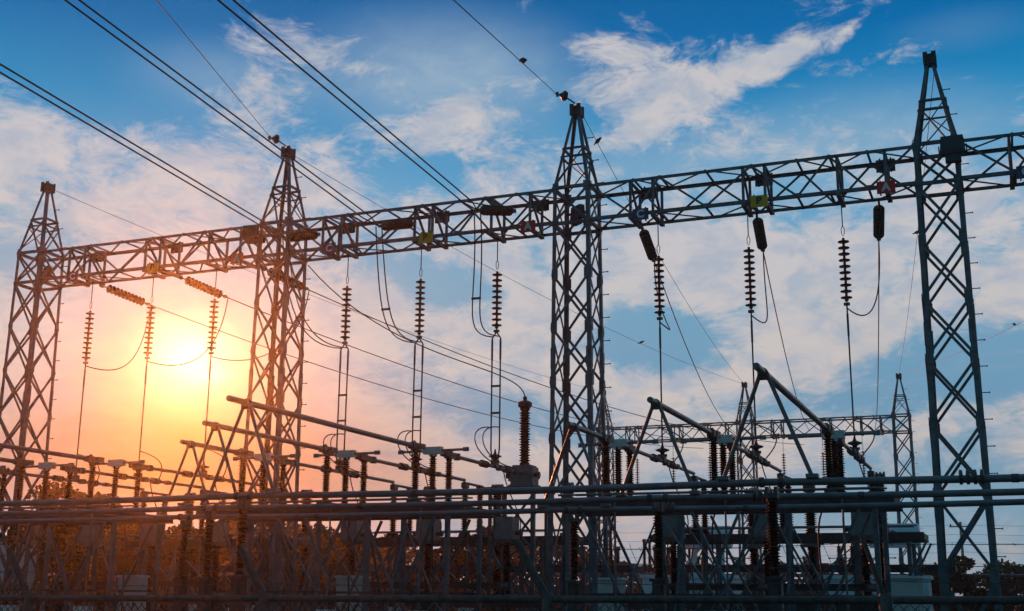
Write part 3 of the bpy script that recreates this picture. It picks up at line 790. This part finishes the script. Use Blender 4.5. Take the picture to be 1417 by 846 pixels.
# voltage transformer on its own tall frame
vt = thing('voltage_transformer', 'tall ribbed black insulator on a grey tank, cable at its top', 'transformer', (-11.44, 29.1, 4.72))
MB().box(0,0,.27,.60,.44,.46).box(0,0,.03,.68,.52,.06).box(0,0,.52,.5,.44,.06).box(-.35,0,.28,.1,.24,.24).build('tank', 'ctgrey', vt)
MB().lathe(sheds(1.5, .095, .15, 19, .55), n=22).build('insulator', 'porcelain', vt, smooth=True)
MB().lathe([(.10,2.03),(.16,2.05),(.185,2.09),(.185,2.17),(.14,2.20),(.06,2.22),(.05,2.32),(.02,2.34)], n=20).build('cap', 'clamp', vt, smooth=True)
for s in (-1,1): MB().lathe([(.055,0),(.055,.1),(.08,.11),(.08,.15)], (s*.30,-.1,.3), (s,0,0)).build('bushing', 'clamp', vt)
vf = thing('transformer_stand', 'tall four legged braced stand below the big ribbed insulator', 'steel frame', (-11.6, 29.1, 0))
for sx in (-1,1):
    for sy in (-1,1): MB().angle((sx*.62,sy*.5,0),(sx*.62,sy*.5,4.6),.1,(-sx,0,0),(0,-sy,0)).build('column', 'steel', vf)
for y in (-.5,.5):
    for a, b in ((.3,1.7),(1.7,3.1),(3.1,4.5)):
        MB().bar((-.6,y,a),(.6,y,b),.06,.03,(0,1,0)).build('cross_brace', 'steel', vf); MB().bar((.6,y*.96,a),(-.6,y*.96,b),.06,.03,(0,1,0)).build('cross_brace', 'steel', vf)
MB().box(0,0,4.65,1.5,1.2,.1).build('platform', 'steel2', vf)
p = Vector((-11.44,29.1,7.05)); q = Vector((-17.2,27.6,10.72))
tag(MB().tube([v-p for v in bez(p, p+Vector((-.15,0,.9)), p+Vector((-3.5,-.6,.9)), q, 24)], .016, 6).build('slack_cable', 'wire', loc=p), 'long slack cable curving down from the gantry to the big ribbed insulator', 'cable')

# ------------------------------------------------------------------ kiosks
def make_kiosk():
    t = thing('control_kiosk', 'x', 'cabinet', group='grey control kiosks')
    MB().box(0,0,.48,.6,.4,.96).build('plinth', 'steel2', t)
    b = MB().box(0,0,1.70,.84,.5,1.46).build('body', 'greybox', t)
    MB().box(0,0,2.455,.96,.62,.05,.95).build('rain_hood', 'greybox', t)
    d = MB().box(-.02,-.259,1.70,.74,.014,1.34).build('door', 'greybox', t)
    MB().box(.3,-.28,1.75,.03,.03,.16).build('handle', 'clamp', d); MB().box(-.12,-.27,1.35,.16,.008,.12).build('vent_grille', 'black', d)
    return t
kk = make_kiosk(); first = True
for loc, lab in (((-20.6,25.6,-.02), 'pale grey kiosk at the foot of the left bay'), ((-14.35,25.6,-.02), 'pale grey kiosk beneath the middle bay with a small red badge'),
                 ((-8.1,25.6,-.05), 'pale grey kiosk beside the middle tower base'), ((-2.05,25.8,0), 'pale grey kiosk near the foot of the largest tower')):
    if first: kk.location = loc; kk['label'] = lab; kk.scale = (.74,.74,1); first = False
    else: c = dup(kk, loc, lab)
    if 'badge' in lab: MB().box(.435,0,2.2,.01,.1,.1).build('badge', 'red', c)

# ------------------------------------------------------------------ near fence
FY = 9.0
def rail_z(x): return 2.012+.0068*x
posts = [-10.9, -8.39, -5.87, -3.34, -.86, 1.7]
for i, x in enumerate(posts):
    zt = rail_z(x)+.03
    t = thing('fence_post', '%s of the near fence posts with a leaning barbed wire arm' % ('first outside the left edge', 'leftmost', 'second', 'third', 'last and right', 'outermost right')[i], 'fence post', (x, FY, 0), group='posts of the near fence')
    MB().lathe([(.045,0),(.045,zt),(.03,zt+.02)], n=12).build('post', 'rust', t, smooth=True)
    a = .13 if i == 4 else .24
    MB().tube([(0,-.01,zt-.03),(-a,-.06,zt+.41)], [.033,.03] if i != 4 else [.018,.016], 10).build('arm', 'rust', t, smooth=True)
    if i < len(posts)-1:
        x2 = posts[i+1]; L = x2-x
        f = thing('chain_link_fence', 'chain link panel with top rail %s' % ('left of the leftmost post', 'between the leftmost and second fence posts', 'between the second and third fence posts', 'between the third and last fence posts', 'right of the last fence post')[i], 'fence', (x, FY, 0), group='chain link panels of the near fence')
        zr, zr2 = rail_z(x), rail_z(x2)
        MB().tube([(.05,0,zr),(L-.05,0,zr2)], .029, 10).build('top_rail', 'rust', f, smooth=True)
        for z in (.12,): MB().tube([(.05,0,z),(L-.05,0,z)], .02, 8).build('bottom_rail', 'rust', f)
        mb = MB(); h = zr-.17; st = .075; n = int((L+h)/st); zb = .14
        for j in range(n):
            u = -h+j*st
            for s in (0, 1):
                a0, a1 = max(0, -u), min(h, L-u)
                if a1-a0 < .03: continue
                pa, pb = (u+a0, zb+a0), (u+a1, zb+a1)
                if s: pa, pb = (L-pa[0], pa[1]), (L-pb[0], pb[1])
                mb.bar((pa[0], s*.006, pa[1]), (pb[0], s*.006, pb[1]), .005, .005, (0,1,0))
        mb.build('chain_mesh', 'steel2', f)
for j, (dz, dx) in enumerate(((.13,-.07),(.24,-.13),(.385,-.21))):
    t = thing('barbed_wire', '%s of the three barbed wire strands above the near fence' % ('lowest', 'middle', 'topmost')[j], 'barbed wire', (-10.9, FY-.05, 0), group='barbed wire strands of the near fence')
    mb = MB(); mb2 = MB(); random.seed(j); pts = []
    for x, x2 in zip(posts, posts[1:]):
        for k in range(8): f = k/8; pts.append((x+(x2-x)*f+10.9+dx, 0, rail_z(x)+(rail_z(x2)-rail_z(x))*f+dz-.10*f*(1-f)))
    mb.tube(pts, .0026, 5).build('strand', 'rust', t)
    for k in range(95):
        f = k/95*(len(pts)-1); i = int(f); p = Vector(pts[i]).lerp(Vector(pts[i+1]), f-i)
        for a in (0, 1):
            r = Vector((random.uniform(-.4,.4), random.uniform(-1,1), random.uniform(-1,1))).normalized()*.018
            mb2.bar(p-r+Vector((a*.008,0,0)), p+r+Vector((a*.008,0,0)), .0025)
    s = mb2.build('barbs', 'rust', t); s.name = 'barb_set'

# ------------------------------------------------------------------ far yard
for j, y in enumerate((79.0, 81.5, 84.0)):
    t = thing('bus_pipe', '%s of the thin distant pipes low behind the steelwork' % ('nearest', 'middle', 'rearmost')[j], 'bus pipe', (-20, y, 3.545), group='distant bus pipes')
    MB().tube([(-50,0,0),(40,0,0)], .07, 10).build('pipe', 'alu', t, smooth=True)
    for x in (22.2,): rings(MB(), (x+j*1.5,0,0), (1,0,0), 4, .12, .07, .14).build('expansion_joint', 'clamp', t)
    for i, x in enumerate((-19.8, -11.4, -3.0, 5.4)):
        dup(post, (x-j*2.1, y, 0), '%s distant insulator post under the %s distant pipe' % (('leftmost', 'second', 'third', 'rightmost')[i], ('nearest', 'middle', 'rearmost')[j]), group='distant posts under the distant pipes')
def make_transformer():
    t = thing('power_transformer', 'x', 'transformer', group='pale blue power transformers')
    MB().box(0,0,1.6,4.2,2.0,2.6).box(0,0,2.98,4.4,2.2,.16).box(0,0,.15,4.6,2.4,.3).build('tank', 'tank', t)
    c = MB(); c.lathe([(.1,-1.1),(.48,-1.06),(.52,-1.0),(.52,1.0),(.48,1.06),(.1,1.1)], (.75,.1,4.75), (1,0,0), 20); c.build('conservator', 'tank', t, smooth=True)
    for lx in (.1, 1.4): MB().bar((lx,.1,3.0),(lx,.1,4.3),.14).build('conservator_leg', 'tank', t)
    MB().tube([(.4,.1,4.3),(-.3,.1,3.6),(-.5,.1,3.05)], .06).build('oil_pipe', 'tank', t)
    r = MB()
    for i in range(16): r.box(.1+i*.115, -1.75, 1.75, .045, .9, 2.0)
    r.tube([(0,-1.75,2.65),(1.95,-1.75,2.65)], .07).tube([(0,-1.75,.85),(1.95,-1.75,.85)], .07).tube([(.9,-1.0,2.65),(.9,-1.75,2.65)], .07).build('radiator', 'tank', t)
    f = MB()
    for k in range(28):
        a0, a1 = 2*math.pi*k/28, 2*math.pi*(k+1)/28
        f.bar((.75+.55*math.cos(a0),-2.35,1.2+.55*math.sin(a0)),(.75+.55*math.cos(a1),-2.35,1.2+.55*math.sin(a1)),.05,.25,(0,1,0))
    for k in range(12): a = 2*math.pi*k/12; f.bar((.75,-2.47,1.2),(.75+.55*math.cos(a),-2.47,1.2+.55*math.sin(a)),.012)
    fo = f.build('fan', 'steel', t)
    b = MB()
    for k in range(6): a = 2*math.pi*k/6; b.bar((.75,-2.36,1.2),(.75+.48*math.cos(a),-2.33,1.2+.48*math.sin(a)),.2,.02,(math.sin(a),.6,-math.cos(a)))
    b.lathe([(.1,-.08),(.1,.08)], (.75,-2.36,1.2), (0,1,0)).build('fan_blade', 'steel2', fo)
    for i in range(3):
        MB().lathe(sheds(1.25, .07, .13, 14), (-1.5+i*.55,-.5,3.05), (0,-.15,1), 12).lathe([(.03,1.25),(.03,1.5)], (-1.5+i*.55,-.5,3.05), (0,-.15,1), 8).build('bushing', 'porcelain', t, smooth=True)
    MB().box(-1.2,-1.15,1.6,.7,.3,1.0).build('control_box', 'greybox', t)
    return t
pt = make_transformer(); pt['label'] = 'pale blue transformer with radiator fan and drum tank behind the right bay'; pt.location = (-13.75, 56, 0)
dup(pt, (-5.6, 56, 0), 'second pale blue transformer, drum tank showing left of the largest tower')
# house
hs = thing('house', 'low house with ribbed roof and white framed windows at the right edge', 'house', (3.9, 76, 0))
MB().box(2.6,4,1.55,9,7,3.1).build('wall', 'render', hs)
rf = MB()
for i in range(46):
    x = -2.5+i*.222
    rf.quadbox([(x,-.5,3.12),(x+.2,-.5,3.12),(x+.2,4,4.7),(x,4,4.7),(x,-.5,3.22),(x+.2,-.5,3.22),(x+.2,4,4.8),(x,4,4.8)])
    rf.quadbox([(x,4,4.7),(x+.2,4,4.7),(x+.2,8.3,3.12),(x,8.3,3.12),(x,4,4.8),(x+.2,4,4.8),(x+.2,8.3,3.22),(x,8.3,3.22)])
rf.quadbox([(-2.5,-.45,3.1),(7.7,-.45,3.1),(7.7,4,4.68),(-2.5,4,4.68),(-2.5,-.45,3.12),(7.7,-.45,3.12),(7.7,4,4.7),(-2.5,4,4.7)]).build('roof', 'tile', hs)
for x in (-.6, 1.2, 3.2, 5.4):
    w = MB().box(x,.46,1.85,1.3,.06,1.3).build('window_frame', 'white', hs)
    MB().box(x-.3,.425,1.85,.5,.012,1.1).box(x+.3,.425,1.85,.5,.012,1.1).build('pane', 'lens', w)
# pale shed at the left
sh = thing('shed', 'pale sheeted shed wall at the left edge behind the shrub', 'shed', (-39.2, 39, 0))
MB().box(0,0,2.0,3.6,3,4.0).build('wall', 'tarp', sh); MB().box(0,0,4.06,4.0,3.4,.12).build('roof', 'tile', sh)
mb = MB()
for i in range(9): mb.box(-1.6+i*.4,-1.53,2.0,.03,.05,3.9)
mb.build('batten', 'white', sh)
# utility poles and lines at the right
up = thing('utility_pole', 'thin brown utility pole behind the legs of the largest tower', 'utility pole', (-4.2, 112, 0), group='distant utility poles')
MB().lathe([(.16,0),(.11,8.6)], n=10).build('pole', 'concrete', up); MB().bar((-.9,0,8.2),(.9,0,8.2),.1).build('crossarm', 'bark', up)
for x in (-.8,0,.8): MB().lathe([(.04,0),(.07,.05),(.07,.1),(.03,.2)], (x,0,8.25), n=8).build('pin_insulator', 'porcelain', up)
dup(up, (-52, 112, 0), 'distant utility pole behind the middle of the yard')
for i, z in enumerate((5.2,6.1,6.9,7.6,8.4)):
    p = Vector((-52, 112+.2*i, z)); o = MB().tube([v-p for v in catenary(p, (-4.2,112+.2*i,z), .4)]+[v-p for v in catenary((-4.2,112+.2*i,z), (36,114,z), .4)][1:], .011, 5).build('distribution_wire', 'wire', loc=p)
    tag(o, '%s of the faint distant wires strung low behind the yard' % ('lowest', 'second lowest', 'middle', 'second highest', 'highest')[i], 'wire', 'distant distribution wires')

# ------------------------------------------------------------------ birds on the wires
def make_bird(label, loc, rz):
    prof = [(.004,-.17),(.018,-.15),(.02,-.10),(.045,-.05),(.055,.0),(.048,.05),(.034,.08),(.036,.10),(.034,.125),(.018,.15),(.004,.185)]
    mb = MB(); mb.lathe(prof, (0,0,.065), (1,0,.35), 10)
    mb.tube([(.0,.015,.04),(.0,.015,0)], .005, 5).tube([(.0,-.015,.04),(.0,-.015,0)], .005, 5)
    o = mb.build('bird', 'feather', smooth=True, loc=loc); o.rotation_euler = (0,0,rz)
    return tag(o, label, 'bird', 'birds perched on wires')
def on(p, q, sag, f):
    p, q = Vector(p), Vector(q); return p.lerp(q, f)-Vector((0,0,4*sag*f*(1-f)))
def wire_pt(i, f): p, q, s, l = EW[i]; return on(p, q, s, f)
make_bird('dark bird on the wire above the middle tower peak', wire_pt(1, .33), 2.4)
make_bird('dark bird on the wire just right of the middle tower peak', wire_pt(4, .045), -.6)
make_bird('dark bird on the thin wire left of the middle tower', wire_pt(3, .62), 0)
make_bird('dark bird on the steep wire left of the largest tower', wire_pt(5, .30), .3)
make_bird('dark bird on the thin wire near the right edge', wire_pt(6, .30), 1.)
make_bird('dark bird on the thin wire close behind the largest tower', wire_pt(6, .50), 2.)

# ------------------------------------------------------------------ trees and shrubs
def leaf_cloud(mb, lobes, n, size, rnd):
    for _ in range(n):
        cx, cy, cz, rx, ry, rz = rnd.choice(lobes)
        while True:
            v = Vector((rnd.uniform(-1,1), rnd.uniform(-1,1), rnd.uniform(-1,1)))
            if v.length < 1: break
        v = v.normalized()*(v.length**.45)
        p = Vector((cx+v.x*rx, cy+v.y*ry, cz+v.z*rz))
        a = Vector((rnd.gauss(0,1), rnd.gauss(0,1), rnd.gauss(0,.6))).normalized(); b = a.orthogonal().normalized()
        b = Matrix.Rotation(rnd.uniform(0,6.28), 3, a) @ b
        l, w = size*rnd.uniform(.7,1.4), size*rnd.uniform(.3,.5)
        i = len(mb.v); mb.v += [tuple(p), tuple(p+a*l*.5+b*w), tuple(p+a*l), tuple(p+a*l*.5-b*w)]; mb.f.append((i,i+1,i+2,i+3))
def make_tree(label, seed, h, spread, leaves, size, mat, cat='tree', nl=14, low=.4, group='trees behind the yard'):
    rnd = random.Random(seed); t = thing('tree', label, cat, group=group)
    tr = MB(); tr.tube([(0,0,0),(.1*rnd.uniform(-1,1),.1,h*.3),(rnd.uniform(-.3,.3),.1,h*.6)], [h*.035,h*.027,h*.012], 8)
    lobes = []
    for i in range(nl):
        a = rnd.uniform(0,6.28); rr = spread*rnd.uniform(.2,1)**.7; z = h*rnd.uniform(low,.92); rr *= (1.15-((z/h-.6)/.5)**2*.8)
        s = spread*rnd.uniform(.22,.46); c = (rr*math.cos(a)*.8, rr*math.sin(a)*.8, z)
        lobes.append(c+(s, s, s*.72))
        tr.tube([(0,0,h*rnd.uniform(.25,.5)), (c[0]*.5,c[1]*.5,c[2]*.8), c], [h*.012,h*.008,h*.004], 6)
    tr.build('trunk', 'bark', t)
    mb = MB(); leaf_cloud(mb, lobes, leaves, size, rnd); mb.build('crown', mat, t)
    return t
tA = make_tree('dark leafy tree rising behind the leftmost tower', 3, 7.6, 3.0, 6500, .26, 'leafdark'); tA.location = (-43.5, 50, 0)
tB = make_tree('broad low tree', 8, 5.0, 3.4, 7000, .24, 'leaf', low=.2); tB.location = (-30, 52, 0); tB['label'] = 'green tree low behind the left bay'
tC = make_tree('dark bushy tree', 12, 5.6, 3.0, 6500, .26, 'leafdark', low=.15); tC.location = (-26.5, 57, 0); tC['label'] = 'dark bushy tree low beside the sunlit bay'
spots = [(tB,-37,60,1.15,'green tree between the leftmost tower and the sun'),(tC,-46.5,56,1.15,'dark tree low at the left edge of the yard'),(tC,-41,57,1.2,'dark tree just right of the leftmost tower'),
         (tB,-50,60,1.2,'broad green tree at the very left edge'),(tC,-34.5,44,.85,'dark tree below the sun behind the rear platform'),(tC,-41,42,.9,'dark tree close behind the breaker poles at the far left'),(tB,-37.8,41,.85,'green tree close behind the leftmost tower foot'),(tC,-30.8,43,.85,'dark tree close behind the orange tower foot'),
         (tB,-47,92,1.3,'green tree low beneath the disconnectors of the middle bay'),(tC,-52,94,1.3,'dark tree low behind the orange tower'),(tA,-42.5,98,.85,'leafy tree seen under the middle bay'),
         (tB,-37.5,93,1.25,'green tree low left of the middle tower'),(tC,-32,95,1.2,'dark tree low behind the middle tower'),(tC,-60,96,1.3,'dark tree low under the sunlit disconnectors'),(tB,-56,99,1.35,'green tree low right of the sun'),(tB,-27,100,1.0,'green tree low right of the middle tower'),(tC,-19,96,.9,'dark tree low behind the drum tank'),
         (tC,-4.5,80,.85,'dark tree low left of the largest tower base'),(tB,-.8,82,.85,'green tree between the legs of the largest tower'),(tB,-12,104,.85,'green tree low behind the right bay'),(tA,-68,100,.9,'leafy tree near the left edge'),(tB,-66,94,1.2,'green tree low left of the sun')]
for src, x, y, s, lab in spots:
    c = dup(src, (x, y, 0), lab, rz=(x*1.7) % 6.28); c.scale = (s*1.1, s*1.1, s)
rnd = random.Random(5)
sb = thing('shrub', 'leafy shrub with yellowing leaves at the lower left', 'shrub', (-24.5, 24.3, 0))
mb = MB(); st = MB()
lobes = []
for i in range(16):
    x, y, z = rnd.uniform(-1.8,2.4), rnd.uniform(-.8,.8), rnd.uniform(1.2,4.0); lobes.append((x,y,z,.35,.35,.4)); st.tube([(x*.4,y*.3,0),(x*.8,y*.8,z*.6),(x,y,z)], [.03,.02,.008], 6)
st.build('stem', 'bark', sb); leaf_cloud(mb, lobes, 1500, .16, rnd); mb.build('foliage', 'leaf', sb)
mb = MB(); leaf_cloud(mb, lobes, 130, .17, rnd); mb.build('yellow_leaf_spray', 'leafyellow', sb)
# far woods closing the horizon
rnd = random.Random(9); mb = MB(); lobes = []
for i in range(230):
    x = rnd.uniform(-200, 90); y = rnd.uniform(118, 145); s = rnd.uniform(1.6,2.8); lobes.append((x,y,rnd.uniform(.8,3.0),s*1.6,s,s*.8))
leaf_cloud(mb, lobes, 26000, .75, rnd)
w = mb.build('far_woods', 'leafdark'); w['kind'] = 'stuff'; w['label'] = 'dark line of woods along the horizon'; w['category'] = 'woods'

# ------------------------------------------------------------------ haze volume added to imitate the orange flare wash round the sun
def haze():
    m = bpy.data.materials.new('haze'); m.use_nodes = True; N = Nodes(m.node_tree)
    v = N.n('ShaderNodeVolumePrincipled'); v.inputs['Color'].default_value = (.92,.90,.88,1); v.inputs['Density'].default_value = HAZE; v.inputs['Anisotropy'].default_value = .93
    o = N.n('ShaderNodeOutputMaterial'); N.put(o.inputs['Volume'], v.outputs[0])
    b = MB().box(-100,490,6.8,1640,1240,15.7).build('haze', m); b['kind'] = 'stuff'; b['label'] = 'thin added haze giving the orange flare wash near the sun'
    b.data.materials.clear(); b.data.materials.append(m)
HAZE = .0006
haze()
